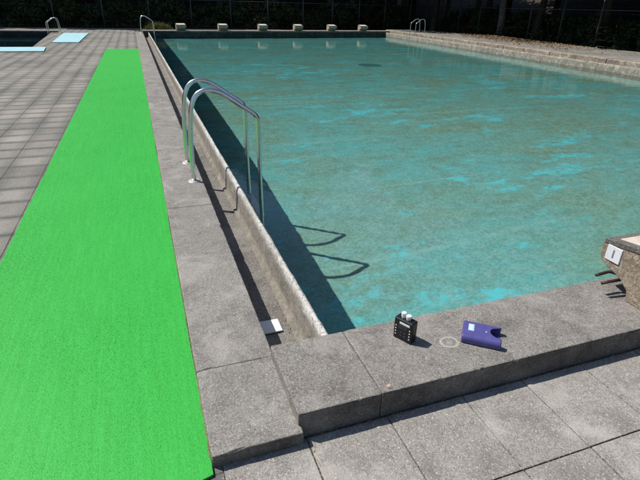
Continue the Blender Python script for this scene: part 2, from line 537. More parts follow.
def tube(bm, pts, radii, n=12, cap=True):
    pts = [Vector(p) for p in pts]
    if not isinstance(radii, (list, tuple)):
        radii = [radii] * len(pts)
    rings = []
    up = None
    for i, p in enumerate(pts):
        if i == 0: d = pts[1] - p
        elif i == len(pts) - 1: d = p - pts[-2]
        else: d = (pts[i + 1] - p).normalized() + (p - pts[i - 1]).normalized()
        d.normalize()
        if up is None:
            up = Vector((0, 0, 1)) if abs(d.z) < 0.9 else Vector((0, 1, 0))
        sx = d.cross(up)
        if sx.length < 1e-4:
            sx = d.cross(Vector((1, 0, 0)))
        sx.normalize()
        sy = sx.cross(d).normalized()
        up = sy
        rings.append([bm.verts.new(p + (sx * math.cos(a) + sy * math.sin(a)) * radii[i]) for a in (2 * math.pi * k / n for k in range(n))])
    for a, b in zip(rings, rings[1:]):
        for k in range(n):
            bm.faces.new((a[k], a[(k + 1) % n], b[(k + 1) % n], b[k]))
    if cap:
        bm.faces.new(list(reversed(rings[0])))
        bm.faces.new(rings[-1])


def smooth_path(pts, sub=5):
    """Catmull-Rom through pts."""
    P = [Vector(p) for p in pts]
    out = []
    for i in range(len(P) - 1):
        p0 = P[max(i - 1, 0)]; p1 = P[i]; p2 = P[i + 1]; p3 = P[min(i + 2, len(P) - 1)]
        for k in range(sub):
            t = k / sub
            out.append(0.5 * ((2 * p1) + (p2 - p0) * t + (2 * p0 - 5 * p1 + 4 * p2 - p3) * t * t + (3 * p1 - p0 - 3 * p2 + p3) * t ** 3))
    out.append(P[-1])
    return out


def rough_sweep(name, profile, y_list, mat, amp, axis_fn=None, seed=0.0, amp_rows=None):
    """sweep an (x, z) profile along Y with a noisy, chipped surface."""
    verts, faces = [], []
    n = len(profile)
    for j, y in enumerate(y_list):
        for i, (x, z) in enumerate(profile):
            a = amp * (amp_rows[i] if amp_rows else 1.0)
            p = Vector((x * 7 + seed, y * 7, z * 7))
            q = Vector((x * 33 + seed, y * 33, z * 33))
            ox = a * (mnoise.noise(p) * 0.3 + mnoise.noise(q) * 0.6)
            oz = a * (mnoise.noise(p + Vector((50, 0, 0))) * 0.3 + mnoise.noise(q + Vector((50, 0, 0))) * 0.6)
            xx = x + ox + (axis_fn(y) if axis_fn else 0.0)
            verts.append((xx, y, z + oz))
    for j in range(len(y_list) - 1):
        for i in range(n - 1):
            a = j * n + i
            faces.append((a, a + n, a + n + 1, a + 1))
    return raw_mesh(name, verts, faces, mat)


def y_steps(y0, y1, near=0.025, far=0.4, knee=8.0):
    ys = [y0]
    while ys[-1] < y1:
        y = ys[-1]
        ys.append(min(y1, y + (near if y < knee else near + (far - near) * min(1, (y - knee) / 8))))
    return ys


# ------------------------------------------------------------------ layout constants
ZC = 0.06            # coping top
ZK = 0.12            # near kerb top
ZW = -0.16           # water level
ZF = -1.26           # pool floor
XL = 0.72            # left pool wall
KY0, KY1 = 1.262, 1.69
def XR(y): return 13.9 + 0.065 * (y - 10.5)          # right pool wall
def YF(x): return 28.15 + 0.125 * x                  # far pool wall
ZR = 0.175            # right kerb top

# ------------------------------------------------------------------ ground, pool shell, water
def quad_sheet(name, quads, mat):
    verts, faces = [], []
    for q in quads:
        b = len(verts)
        verts += [tuple(p) for p in q]
        faces.append(tuple(range(b, b + len(q))))
    return struct(raw_mesh(name, verts, faces, mat))

# far ground frame round the site
G = 900.0
gx0, gx1, gy0, gy1 = -16.0, 17.6, -9.0, 33.5
quad_sheet('ground', [
    [(-G, -G, -0.03), (G, -G, -0.03), (G, gy0, -0.03), (-G, gy0, -0.03)],
    [(-G, gy1, -0.03), (G, gy1, -0.03), (G, G, -0.03), (-G, G, -0.03)],
    [(-G, gy0, -0.03), (gx0, gy0, -0.03), (gx0, gy1, -0.03), (-G, gy1, -0.03)],
    [(gx1, gy0, -0.03), (G, gy0, -0.03), (G, gy1, -0.03), (gx1, gy1, -0.03)]], M['ground'])

# paved decks (left of the pool with the small pool cut out, near side, far side)
SPX0, SPX1, SPX2, SPY0, SPY1 = -14.0, -3.32, -3.85, 19.5, 28.6
quad_sheet('paved_deck', [
    [(gx0, gy0, 0), (0.10, gy0, 0), (0.10, SPY0, 0), (gx0, SPY0, 0)],
    [(SPX1, SPY0, 0), (0.10, SPY0, 0), (0.10, SPY1, 0), (SPX2, SPY1, 0)],
    [(gx0, SPY0, 0), (SPX0, SPY0, 0), (SPX0, SPY1, 0), (gx0, SPY1, 0)],
    [(gx0, SPY1, 0), (0.10, SPY1, 0), (0.10, gy1, 0), (gx0, gy1, 0)],
    [(0.10, gy0, 0), (gx1, gy0, 0), (gx1, -1.3, 0), (0.10, -1.3, 0)],
    [(4.6, -1.3, 0), (gx1, -1.3, 0), (gx1, 1.30, 0), (4.6, 1.30, 0)],
    [(0.10, 28.9, 0), (gx1, 30.8, 0), (gx1, gy1, 0), (0.10, gy1, 0)]], M['paving'])

# near paving: individual bevelled slabs on sand
bm = bmesh.new()
xs = [0.10, 0.428, 0.776, 1.135, 1.452, 1.793, 2.14, 2.49, 2.84, 3.19, 3.54, 3.89, 4.24, 4.59]
ys = [-1.28, -0.92, -0.56, -0.21, 0.15, 0.51, 0.868, 1.255]
for i in range(len(xs) - 1):
    for j in range(len(ys) - 1):
        dz = rnd.uniform(-0.002, 0.002)
        g = rnd.uniform(0.0012, 0.003)
        vs = box(bm, xs[i] + g, xs[i + 1] - g, ys[j] + g, ys[j + 1] - g, -0.05, dz, 0.003, 2)
struct(link_mesh('near_paving', bm, M['slab']))
quad_sheet('paving_sand', [[(0.08, -1.3, -0.012), (4.6, -1.3, -0.012), (4.6, 1.30, -0.012), (0.08, 1.30, -0.012)]], M['sand'])

# pool shell
YN = KY1
cXR0, cXR1 = XR(YN), XR(YF(15.1))
far_r = Vector((XR(YF(15.06)), YF(15.06)))
quad_sheet('pool_floor', [[(XL, YN, ZF), (cXR0, YN, ZF), (far_r.x, far_r.y, ZF), (XL, YF(XL), ZF)]], M['pool_floor'])
quad_sheet('pool_wall_near', [[(XL - 0.3, YN, ZF), (XL - 0.3, YN, 0.02), (cXR0 + .4, YN, 0.02), (cXR0 + .4, YN, ZF)]], M['pool_floor'])
# far wall with its raised coping
bm = bmesh.new()
a = Vector((0.41, YF(0.41))); b = Vector((far_r.x + 0.5, YF(far_r.x + 0.5)))
pv = [bm.verts.new((a.x, a.y, ZF)), bm.verts.new((b.x, b.y, ZF)), bm.verts.new((b.x, b.y, 0.08)), bm.verts.new((a.x, a.y, 0.08))]
bm.faces.new(pv)
struct(link_mesh('pool_wall_far', bm, M['far_wall']))
bm = bmesh.new()
n = 8
for i in range(n):
    p = a.lerp(b, i / n); q = a.lerp(b, (i + 1) / n)
    pts = [(p.x + 0.004, p.y - 0.02), (q.x - 0.004, q.y - 0.02), (q.x - 0.004, q.y + 0.85), (p.x + 0.004, p.y + 0.85)]
    prism(bm, pts, 'Z', 0.083, 0.135, 0.01)
struct(link_mesh('far_coping', bm, M['coping']))

# water surface of the big pool: fine sheet so the refraction of the sun can be traced
wv = [(XL - 0.004, YN - 0.001, ZW), (cXR0, YN - 0.001, ZW), (far_r.x, far_r.y - 0.001, ZW), (XL - 0.004, YF(XL) - 0.001, ZW)]
water = struct(raw_mesh('water', wv, [(0, 1, 2, 3)], M['water']))
for p in water.data.polygons: p.use_smooth = True
water.cycles.is_caustics_caster = True
for nm in ('pool_floor', 'pool_wall_near', 'pool_wall_far'):
    bpy.data.objects[nm].cycles.is_caustics_receiver = True

# left coping, gutter and lip
def worn_slab(bm, axis, u0, u1, v0, v1, z0, z1, step, seed, amp=0.0014, chip=0.016):
    """a slab with a rounded, chipped rim; u runs along the axis, v across it."""
    e = 0.007
    prof = [(v0, z0), (v0, (z0 + z1) / 2), (v0, z1 - 0.02), (v0 + 0.0005, z1 - e), (v0 + 0.002, z1 - 0.002), (v0 + e, z1)]
    m = 8
    prof += [(v0 + e + (v1 - v0 - 2 * e) * k / m, z1) for k in range(1, m)]
    prof += [(v1 - e, z1), (v1 - 0.002, z1 - 0.002), (v1 - 0.0005, z1 - e), (v1, z1 - 0.02), (v1, (z0 + z1) / 2), (v1, z0)]
    rim = {3, 4, 5, 5 + m, 6 + m, 7 + m}
    us = [u0, u0 + 0.002, u0 + 0.006]
    while us[-1] + step < u1 - 0.007: us.append(us[-1] + step)
    us += [u1 - 0.006, u1 - 0.002, u1]
    rings = []
    vc, zc = (v0 + v1) / 2, z1 - 0.05
    for iu, u in enumerate(us):
        pull = 0.004 if iu in (0, len(us) - 1) else 0.0012 if iu in (1, len(us) - 2) else 0.0
        ring = []
        for k, (v, z) in enumerate(prof):
            q = Vector((u * 11 + seed, v * 11, z * 11)); q2 = Vector((u * 38 + seed, v * 38, z * 38))
            d = amp * (mnoise.noise(q) + 0.8 * mnoise.noise(q2))
            if k in rim or iu in (0, 1, len(us) - 1, len(us) - 2):
                d -= chip * max(0.0, mnoise.noise(q * 1.7) + 0.35 * mnoise.noise(q2) - 0.33)
            n = Vector((v - vc, (z - zc) * 2.2)); n = n.normalized() if n.length > 1e-5 else Vector((0, 1))
            if k > 5 and k < 5 + m: n = Vector((0, 1))
            vv = v + n.x * (d - pull); zz = z + n.y * (d - pull)
            ring.append(bm.verts.new((u, vv, zz) if axis == 'X' else (vv, u, zz)))
        rings.append(ring)
    fs = []
    for a, b in zip(rings, rings[1:]):
        for k in range(len(prof) - 1):
            fs.append(bm.faces.new((a[k], a[k + 1], b[k + 1], b[k])))
    fs.append(bm.faces.new(rings[0])); fs.append(bm.faces.new(list(reversed(rings[-1]))))
    bmesh.ops.recalc_face_normals(bm, faces=fs)


bm = bmesh.new()
yc = [1.228, 1.69, 3.62, 5.9, 8.2, 10.5, 12.8, 15.1, 17.4, 19.7, 22.0, 24.3, 26.5, 28.15]
for y0, y1 in zip(yc, yc[1:]):
    g = 0.0007
    w = rnd.uniform(-0.002, 0.002)
    worn_slab(bm, 'Y', y0 + g, y1 - g, 0.066, 0.411 + w, -0.35 if y0 > 1.6 else -0.04, ZC + rnd.uniform(-0.0008, 0.0008), 0.014 if y0 < 6 else 0.12, y0 * 3.1)
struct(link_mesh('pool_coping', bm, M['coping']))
yl = y_steps(1.66, YF(0.7) - 0.001)
gut = rough_sweep('gutter', [(0.40, -0.192), (0.46, -0.19), (0.52, -0.193), (0.58, -0.19), (0.65, -0.186)], y_steps(1.66, YF(0.6)), M['gutter'], 0.004)
struct(gut)
LIP = [(0.636, -0.20), (0.640, -0.165), (0.662, -0.155), (0.666, -0.10), (0.670, -0.04), (0.674, 0.02), (0.680, 0.046), (0.688, 0.056), (0.698, 0.058), (0.708, 0.051), (0.715, 0.035), (0.719, 0.0), (0.72, -0.06), (0.72, -0.14), (0.72, -0.26), (0.72, ZF)]
lip = rough_sweep('gutter_lip', LIP, yl, M['lip'], 0.007, amp_rows=[0.6, 0.8, 0.8, .8, .8, 1, 1, 1, 1, 1, 0.8, 0.6, 0.4, 0.2, 0.0, 0.0])
for p in lip.data.polygons: p.use_smooth = True
struct(lip)
lip.cycles.is_caustics_receiver = True
# end of the gutter under the near kerb
bm = bmesh.new()
box(bm, 0.405, XL - 0.005, 1.655, 1.688, -0.3, 0.03)
struct(link_mesh('gutter_end', bm, M['gutter']))

# near kerb (raised slabs)
bm = bmesh.new()
xk = [0.396, 0.748, 2.92, 5.1, 7.3, 9.5, 11.7, 14.4]
for i, (x0, x1) in enumerate(zip(xk, xk[1:])):
    g = 0.002
    worn_slab(bm, 'X', x0 + g, x1 - g, KY0, KY1 + rnd.uniform(-0.003, 0.003), -0.03, ZK + (0.001 if i == 0 else rnd.uniform(-0.002, 0.002)), 0.013 if x0 < 5 else 0.1, x0 * 2.3 + 40, 0.0016, 0.024)
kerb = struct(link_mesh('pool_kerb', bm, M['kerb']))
for p in kerb.data.polygons: p.use_smooth = False

# right side: lip, gutter, stone edging, deck
ylr = y_steps(1.70, 30.4, 0.12, 0.12)
rl = rough_sweep('right_lip', [(0.0, ZF), (0.0, -0.26), (0.0, -0.12), (0.0, 0.0), (0.006, 0.035), (0.02, 0.055), (0.06, 0.058), (0.08, 0.03), (0.09, -0.1), (0.095, -0.2)], ylr, M['right_lip'], 0.012, axis_fn=XR, amp_rows=[0, 0, .5, 1, 1, 1, 1, 1, 1, 1])
struct(rl); rl.cycles.is_caustics_receiver = True
struct(rough_sweep('right_gutter', [(0.085, -0.18), (0.2, -0.18), (0.32, -0.18)], ylr, M['gutter'], 0.004, axis_fn=XR))
bm = bmesh.new()
y = 1.70
while y < 30.6:
    L = rnd.uniform(0.5, 2.4)
    y1 = min(y + L, 30.8)
    vs = []
    o = rnd.uniform(-0.012, 0.012)
    h = ZR + rnd.uniform(-0.008, 0.008)
    pts = [(XR(y) + 0.315 + o, y + 0.006), (XR(y1) + 0.315 + o, y1 - 0.006), (XR(y1) + 0.66, y1 - 0.006), (XR(y) + 0.66, y + 0.006)]
    prism(bm, pts, 'Z', -0.25, h, 0.02)
    y = y1
struct(link_mesh('right_edging', bm, M['stone']))
quad_sheet('right_deck', [[(XR(-9) + 0.64, -9, ZR - 0.012), (18.6, -9, ZR - 0.012), (18.6, 31.5, ZR - 0.012), (XR(31.5) + 0.64, 31.5, ZR - 0.012)]], M['paving'])

# small pool on the left
quad_sheet('small_pool_floor', [[(SPX0, SPY0, -1.1), (SPX1, SPY0, -1.1), (SPX2, SPY1, -1.1), (SPX0, SPY1, -1.1)]], M['pool_floor_dark'])
quad_sheet('small_pool_wall', [
    [(SPX0, SPY0, -1.1), (SPX1, SPY0, -1.1), (SPX1, SPY0, 0), (SPX0, SPY0, 0)],
    [(SPX1, SPY0, -1.1), (SPX2, SPY1, -1.1), (SPX2, SPY1, 0), (SPX1, SPY0, 0)],
    [(SPX2, SPY1, -1.1), (SPX0, SPY1, -1.1), (SPX0, SPY1, 0), (SPX2, SPY1, 0)],
    [(SPX0, SPY1, -1.1), (SPX0, SPY0, -1.1), (SPX0, SPY0, 0), (SPX0, SPY1, 0)]], M['far_wall'])
sw = struct(raw_mesh('small_pool_water', [(SPX0, SPY0, -0.16), (SPX1, SPY0, -0.16), (SPX2, SPY1, -0.16), (SPX0, SPY1, -0.16)], [(0, 1, 2, 3)], M['water']))
bm = bmesh.new()
box(bm, SPX0, SPX2 + 0.28, SPY1, SPY1 + 0.3, -0.02, 0.07, 0.01)
struct(link_mesh('small_pool_edge', bm, M['coping']))

# wooded bank behind the fences
def bank(name, f, u0, u1, us, depth, mat):
    verts, faces = [], []
    nu, nd = us, 14
    for i in range(nu + 1):
        for j in range(nd + 1):
            u = u0 + (u1 - u0) * i / nu
            d = depth * j / nd
            z = 9.0 * (j / nd) ** 1.5 + 0.35 * mnoise.noise(Vector((u * 0.4, d * 0.4, 3.0))) - 0.06 * (j == 0)
            if j == 0: z = -0.35
            x, y = f(u, d)
            verts.append((x, y, z))
    for i in range(nu):
        for j in range(nd):
            a = i * (nd + 1) + j
            faces.append((a, a + 1, a + nd + 2, a + nd + 1))
    o = raw_mesh(name, verts, faces, mat)
    for p in o.data.polygons: p.use_smooth = True
    return struct(o)
bank('far_bank', lambda u, d: (u, 35.2 + 0.07 * u + d), -40, 46, 60, 26, M['dirt'])
bank('right_bank', lambda u, d: (20.6 + 0.02 * u + d, u), -30, 60, 60, 26, M['dirt'])
bank('left_bank', lambda u, d: (-22.0 - d, u), -30, 60, 50, 26, M['dirt'])


# ------------------------------------------------------------------ artificial turf runner
def build_turf():
    root = thing('turf_runner', 'long bright green artificial turf runner on the paving left of the pool coping', 'turf runner')
    x0, x1, y1 = -0.968, 0.0645, 18.75
    def yn(x): return 1.195 + (x - x1) * 0.26
    bm = bmesh.new()
    nx, ny = 24, 260
    top = []
    for j in range(ny + 1):
        row = []
        for i in range(nx + 1):
            x = x0 + (x1 - x0) * i / nx
            ya = yn(x)
            y = ya + (y1 - ya) * j / ny
            ex = 0.006 * mnoise.noise(Vector((x * 2, y * 1.7, 1.0)))
            if i in (0, nx): x += ex
            z = 0.0125 + 0.0008 * mnoise.noise(Vector((x * 1.5, y * 1.5, 9.0)))
            row.append(bm.verts.new((x, y, z)))
        top.append(row)
    for j in range(ny):
        for i in range(nx):
            bm.faces.new((top[j][i], top[j][i + 1], top[j + 1][i + 1], top[j + 1][i]))
    rim = [top[0][i] for i in range(nx + 1)] + [top[j][nx] for j in range(1, ny + 1)] + [top[ny][i] for i in range(nx - 1, -1, -1)] + [top[j][0] for j in range(ny - 1, 0, -1)]
    low = [bm.verts.new((v.co.x, v.co.y, 0.003)) for v in rim]
    for k in range(len(rim)):
        k2 = (k + 1) % len(rim)
        bm.faces.new((rim[k], low[k], low[k2], rim[k2]))
    link_mesh('backing', bm, M['turf'], root)
    # the pile: thin plastic blades, denser near the viewer
    verts, faces = [], []
    r = random.Random(3)
    hh = 0.0042
    ya = 0.9
    while ya < 15.0:
        yb = ya + 0.2
        dens = 82000 / (1 + 0.3 * max(0, ya - 1.2) ** 1.55) * min(1.0, (15.2 - ya) / 6)
        ww = 0.0016 + 0.00034 * max(0, ya - 1.5)
        y_lo = ya
        ya = yb
        for _ in range(int(0.2 * (x1 - x0) * dens)):
            x = r.uniform(x0, x1); y = r.uniform(y_lo, yb)
            if y < yn(x): continue
            a = r.uniform(0, math.tau)
            lx, ly = r.gauss(0, 0.35) * hh, (r.gauss(0.3, 0.35)) * hh
            h = hh * r.uniform(0.6, 1.15)
            cx, cy = math.cos(a) * ww / 2, math.sin(a) * ww / 2
            b = len(verts)
            verts += [(x - cx, y - cy, 0.011), (x + cx, y + cy, 0.011), (x + lx, y + ly, 0.011 + h)]
            faces.append((b, b + 1, b + 2))
    o = raw_mesh('pile', verts, faces, M['blade'], root)
    return root
build_turf()


# ------------------------------------------------------------------ pool ladders
def make_ladder(name, label):
    """Origin on the coping between the rails; +X goes out over the water, rails at +-0.29 in Y."""
    root = thing(name, label, 'pool ladder', group='steel pool ladders')
    path = [(0, 0), (0.0, 0.30), (0.012, 0.52), (0.028, 0.63), (0.058, 0.715), (0.105, 0.765), (0.185, 0.785), (0.295, 0.752), (0.44, 0.655), (0.55, 0.580), (0.583, 0.545), (0.595, 0.49), (0.598, 0.3), (0.600, 0.0), (0.604, -0.6), (0.604, -1.02)]
    for s in (-1, 1):
        bm = bmesh.new()
        tube(bm, smooth_path([(x, s * 0.29, z) for x, z in path], 5), 0.0205, 14)
        link_mesh('rail', bm, M['steel'], root, smooth=True)
        bm = bmesh.new()
        bmesh.ops.create_cone(bm, cap_ends=True, segments=20, radius1=0.055, radius2=0.045, depth=0.012)
        for v in bm.verts: v.co += Vector((0, s * 0.29, 0.0062))
        link_mesh('flange', bm, M['flange'], root)
    for z in (-0.68, -0.94):
        bm = bmesh.new()
        box(bm, 0.572, 0.636, -0.272, 0.272, z - 0.012, z + 0.012, 0.006)
        link_mesh('rung', bm, M['rung'], root)
    return root


def copy_tree(o, label=None, loc=None, rotz=None):
    c = o.copy()
    COL.objects.link(c)
    if label: c['label'] = label
    if loc: c.location = loc
    if rotz is not None: c.rotation_euler = (0, 0, rotz)
    for ch in o.children:
        d = ch.copy(); COL.objects.link(d); d.parent = c
        for g in ch.children:
            e = g.copy(); COL.objects.link(e); e.parent = d
    return c

lad = make_ladder('pool_ladder', 'curved stainless steel pool ladder in the foreground beside the turf runner')
lad.location = (0.338, 4.50, ZC)
copy_tree(lad, 'steel pool ladder at the far end of the gutter, past the end of the turf', (0.33, 27.3, ZC), 0)
copy_tree(lad, 'steel pool ladder on the stone edging of the right pool side', (XR(26.2) + 0.62, 26.2, ZR), math.pi)
copy_tree(lad, 'steel pool ladder at the small dark pool, far left', (-3.38, 28.0, 0.0), math.pi).scale = (0.86, 0.86, 0.86)


# ------------------------------------------------------------------ concrete starting blocks
def make_block(name, label):
    """Origin at the base centre of the pool-side edge; local +Y looks to the pool; width 0.5 along X."""
    root = thing(name, label, 'starting block', group='concrete starting blocks')
    W = 0.5
    prof = [(0.0, 0.0), (0.018, 0.062), (0.06, 0.095), (0.205, 0.15), (0.222, 0.18), (0.222, 0.262), (0.205, 0.275), (-0.22, 0.335), (-0.235, 0.32), (-0.235, 0.0)]
    bm = bmesh.new()
    v0 = prof
    prism(bm, prof, 'X', 0.0, W, 0.008)
    bmesh.ops.triangulate(bm, faces=bm.faces[:])
    bmesh.ops.subdivide_edges(bm, edges=bm.edges[:], cuts=2, use_grid_fill=True)
    for v in bm.verts:
        v.co += v.normal * 0.0
        p = v.co * 22
        v.co += Vector((mnoise.noise(p), mnoise.noise(p + Vector((9, 0, 0))), 0.4 * mnoise.noise(p + Vector((0, 9, 0))))) * 0.004
    link_mesh('body', bm, M['block'], root)
    def top(y): return 0.275 + (0.205 - y) * (0.06 / 0.425)
    # darker concrete rim and cream non-slip panel on the sloping top
    bm = bmesh.new()
    pts = [(0.214, top(0.214) - 0.022), (0.214, top(0.214) + 0.006), (-0.228, top(-0.228) + 0.006), (-0.228, top(-0.228) - 0.022)]
    prism(bm, pts, 'X', -0.004, W + 0.004, 0.004)
    link_mesh('rim', bm, M['block_rim'], root)
    bm = bmesh.new()
    pts = [(0.165, top(0.165) + 0.003), (0.165, top(0.165) + 0.011), (-0.20, top(-0.20) + 0.011), (-0.20, top(-0.20) + 0.003)]
    prism(bm, pts, 'X', 0.045, W - 0.04, 0.003)
    link_mesh('top_panel', bm, M['cream'], root)
    # number tile on the left cheek
    bm = bmesh.new()
    box(bm, -0.006, 0.006, 0.098, 0.186, 0.172, 0.258, 0.002)
    tl = link_mesh('number_tile', bm, M['tile'], root)
    bm = bmesh.new()
    box(bm, -0.0066, -0.005, 0.137, 0.147, 0.192, 0.240)
    link_mesh('numeral', bm, M['smudge'], tl)
    # backstroke grip: a bent bar and a straight bar out of the cheek
    bm = bmesh.new()
    tube(bm, smooth_path([(0.06, 0.07, 0.105), (0.02, 0.10, 0.112), (-0.012, 0.125, 0.118), (-0.05, 0.127, 0.116), (-0.105, 0.127, 0.112)], 4), 0.009, 10)
    link_mesh('grip_bar', bm, M['rust'], root, smooth=True)
    bm = bmesh.new()
    tube(bm, [(0.05, 0.075, 0.090), (-0.05, 0.085, 0.085), (-0.095, 0.088, 0.082)], 0.009, 10)
    link_mesh('grip_bar', bm, M['rust'], root, smooth=True)
    return root

blk = make_block('starting_block', 'rough stuccoed concrete starting block with white tile on the near kerb, cut by the frame')
blk.location = (2.284, 1.468, ZK)
where = ['leftmost concrete starting block across the pool, right of the yellow green grass clump',
         'second starting block from the left on the far pool edge',
         'third starting block from the left on the far pool edge',
         'fourth starting block from the left on the far pool edge',
         'fifth starting block from the left on the far pool edge',
         'rightmost starting block on the far pool edge, nearest the right corner']
for wtxt, cx in zip(where, (2.36, 4.62, 6.93, 9.12, 11.35, 13.55)):
    yy = YF(cx) + 0.16
    copy_tree(blk, wtxt, (cx + 0.25, yy, 0.135), math.pi)

# ------------------------------------------------------------------ test instrument and its case on the near kerb
def make_meter():
    rz = math.atan2(1.4962 - 1.5818, 1.002 - 0.957)
    root = thing('pool_tester', 'upright black handheld water tester with white caps on the kerb', 'water tester', (0.957, 1.5818, ZK + 0.0008), rz)
    W, D, H = 0.098, 0.046, 0.112
    # local: +X along the front face, +Y backwards, front face at Y = 0
    bm = bmesh.new()
    box(bm, 0, W, 0, D, 0, H, 0.007, 3)
    link_mesh('body', bm, M['black'], root, smooth=False)
    bm = bmesh.new()
    box(bm, 0.030, 0.083, -0.0012, 0.004, 0.088, 0.099, 0.0008)
    link_mesh('label', bm, M['white'], root)
    bm = bmesh.new()
    box(bm, 0.026, 0.072, -0.0014, 0.004, 0.060, 0.082, 0.001)
    link_mesh('screen', bm, M['black2'], root)
    for xx in (0.010, 0.083):
        for k in range(4):
            bm = bmesh.new()
            z = 0.022 + 0.0155 * k
            box(bm, xx, xx + 0.0055, -0.0012, 0.003, z, z + 0.0055, 0.0006)
            link_mesh('button_mark', bm, M['white'], root)
    for xx in (0.036, 0.055):
        for k in range(2):
            bm = bmesh.new()
            z = 0.020 + 0.018 * k
            box(bm, xx, xx + 0.012, -0.0016, 0.003, z, z + 0.010, 0.0012)
            link_mesh('key', bm, M['black2'], root)
    for xx, rr, hh in ((0.034, 0.0120, 0.027), (0.060, 0.0130, 0.022)):
        bm = bmesh.new()
        prof = [(rr * 0.8, -0.002), (rr * 0.8, 0.0075), (rr * 0.98, 0.0085), (rr, 0.010), (rr, hh - 0.0015), (rr * 0.93, hh - 0.0003), (rr * 0.90, hh), (rr * 0.72, hh), (rr * 0.70, hh - 0.0012), (0.001, hh - 0.0012)]
        n = 18
        rings = [[bm.verts.new((xx + r * math.cos(math.tau * k / n), D * 0.5 + r * math.sin(math.tau * k / n), H + z)) for k in range(n)] for r, z in prof]
        for a, b in zip(rings, rings[1:]):
            for k in range(n):
                bm.faces.new((a[k], a[(k + 1) % n], b[(k + 1) % n], b[k]))
        bm.faces.new(rings[-1])
        link_mesh('cap', bm, M['vial'], root)
    return root
make_meter()


def make_case():
    rz = math.atan2(1.332 - 1.440, 1.369 - 1.234)
    root = thing('tester_case', 'dark blue hollow plastic case lying open on the kerb right of the black tester', 'plastic case', (1.234, 1.440, ZK + 0.001), rz)
    L, W, H, T = 0.172, 0.138, 0.044, 0.0035
    # rounded shell: a cross-section swept along the length, with a deep mouth in the top at the open end
    R = 0.019
    prof = [(W * 0.5, 0.0), (0.012, 0.0), (0.004, 0.003), (0.0, 0.010), (0.0, H - R)]
    prof += [(R - R * math.cos(a), H - R + R * math.sin(a)) for a in (math.pi / 2 * k / 6 for k in range(1, 7))]
    nm = 12
    mid = [(R + (W - 2 * R) * k / nm, H + 0.004 * math.sin(math.pi * k / nm)) for k in range(1, nm)]
    right = [(W - y, z) for y, z in reversed(prof)]
    loop = prof + mid + right[:-1]
    st = [0.0, 0.003, 0.010, 0.03, 0.06, 0.09, L - 0.052, L - 0.048, L - 0.042, L - 0.034, L - 0.026, L - 0.016, L - 0.007, L]
    def mouth(y):
        u = abs(y - W * 0.52) / 0.043
        return L - 0.050 * math.sqrt(max(0.0, 1 - u * u)) if u < 1 else L
    bm = bmesh.new()
    rings = []
    for x in st:
        k = 1.0 - (0.035 if x == 0.0 else 0.012 if x < 0.005 else 0.0)
        ring = []
        for y, z in loop:
            xx = x
            if z > H - 0.002: xx = x * mouth(y) / L
            ring.append(bm.verts.new((xx, W / 2 + (y - W / 2) * k, H / 2 + (z - H / 2) * k)))
        rings.append(ring)
    n = len(loop)
    for a, b in zip(rings, rings[1:]):
        for q in range(n):
            bm.faces.new((a[q], a[(q + 1) % n], b[(q + 1) % n], b[q]))
    bm.faces.new(list(reversed(rings[0])))
    bmesh.ops.recalc_face_normals(bm, faces=bm.faces[:])
    sh = link_mesh('shell', bm, M['blue'], root, smooth=True)
    so = sh.modifiers.new('wall', 'SOLIDIFY'); so.thickness = T; so.offset = -1.0
    bm = bmesh.new()
    box(bm, 0.024, 0.050, 0.046, 0.100, H + 0.0015, H + 0.0046, 0.0006)
    lb = link_mesh('label', bm, M['bluelabel'], root)
    for k in range(3):
        bm = bmesh.new()
        y = 0.053 + 0.015 * k
        box(bm, 0.030, 0.044, y, y + 0.007, H + 0.0042, H + 0.0051)
        link_mesh('label_mark', bm, M['white'], lb)
    bm = bmesh.new()
    bmesh.ops.create_cone(bm, cap_ends=True, segments=14, radius1=0.0035, radius2=0.003, depth=0.003)
    for v in bm.verts: v.co += Vector((0.104, 0.058, H + 0.0040))
    link_mesh('stud', bm, M['white'], root)
    return root
make_case()

# white card lying in the gutter
bm = bmesh.new()
box(bm, 0.470, 0.586, 2.166, 2.284, -0.183, -0.176, 0.001)
tag(link_mesh('card', bm, M['card']), 'square white card lying in the concrete gutter near its end', 'card')

# dark drain grate on the pool floor
bm = bmesh.new()
bmesh.ops.create_cone(bm, cap_ends=True, segments=28, radius1=0.41, radius2=0.37, depth=0.03)
dr = link_mesh('floor_drain', bm, M['drain'])
dr.location = (7.45, 15.75, ZF + 0.017)
tag(dr, 'dark round drain cover on the pool floor in the distance', 'drain')

# pale blue mats beside the small pool
def mat_slab(label, pts):
    bm = bmesh.new()
    prism(bm, pts, 'Z', 0.004, 0.03, 0.004)
    tag(link_mesh('pool_mat', bm, M['mat_cyan']), label, 'mat', 'pale blue mats by the small pool')
mat_slab('long pale blue mat strip in front of the small dark pool', [(-10.5, 17.75), (-2.72, 17.85), (-2.86, 19.4), (-10.5, 19.4)])
mat_slab('pale blue mat on the paving to the right of the small pool', [(-2.96, 21.6), (-2.04, 21.6), (-2.1, 27.8), (-3.2, 27.7)])


# ------------------------------------------------------------------ fences
def make_fence(name, label, posts, z_of=lambda p: 0.0, H=2.5):
    root = thing(name, label, 'fence')
    for p in posts:
        bm = bmesh.new()
        z = z_of(p)
        tube(bm, [(p[0], p[1], z - 0.2), (p[0], p[1], z + H)], 0.035, 10)
        link_mesh('post', bm, M['fence'], root, smooth=True)
    for h, r in ((0.12, 0.007), (1.62, 0.02), (H - 0.04, 0.024)):
        bm = bmesh.new()
        tube(bm, [(p[0], p[1] - 0.02, z_of(p) + h) for p in posts], r, 6)
        link_mesh('rail', bm, M['fence'], root, smooth=True)
    bm = bmesh.new()
    for k in range(1, 9):
        tube(bm, [(p[0], p[1] + 0.03, z_of(p) + 0.12 + k * 0.27) for p in posts], 0.0022, 4)
    link_mesh('wire', bm, M['fence'], root)
    return root

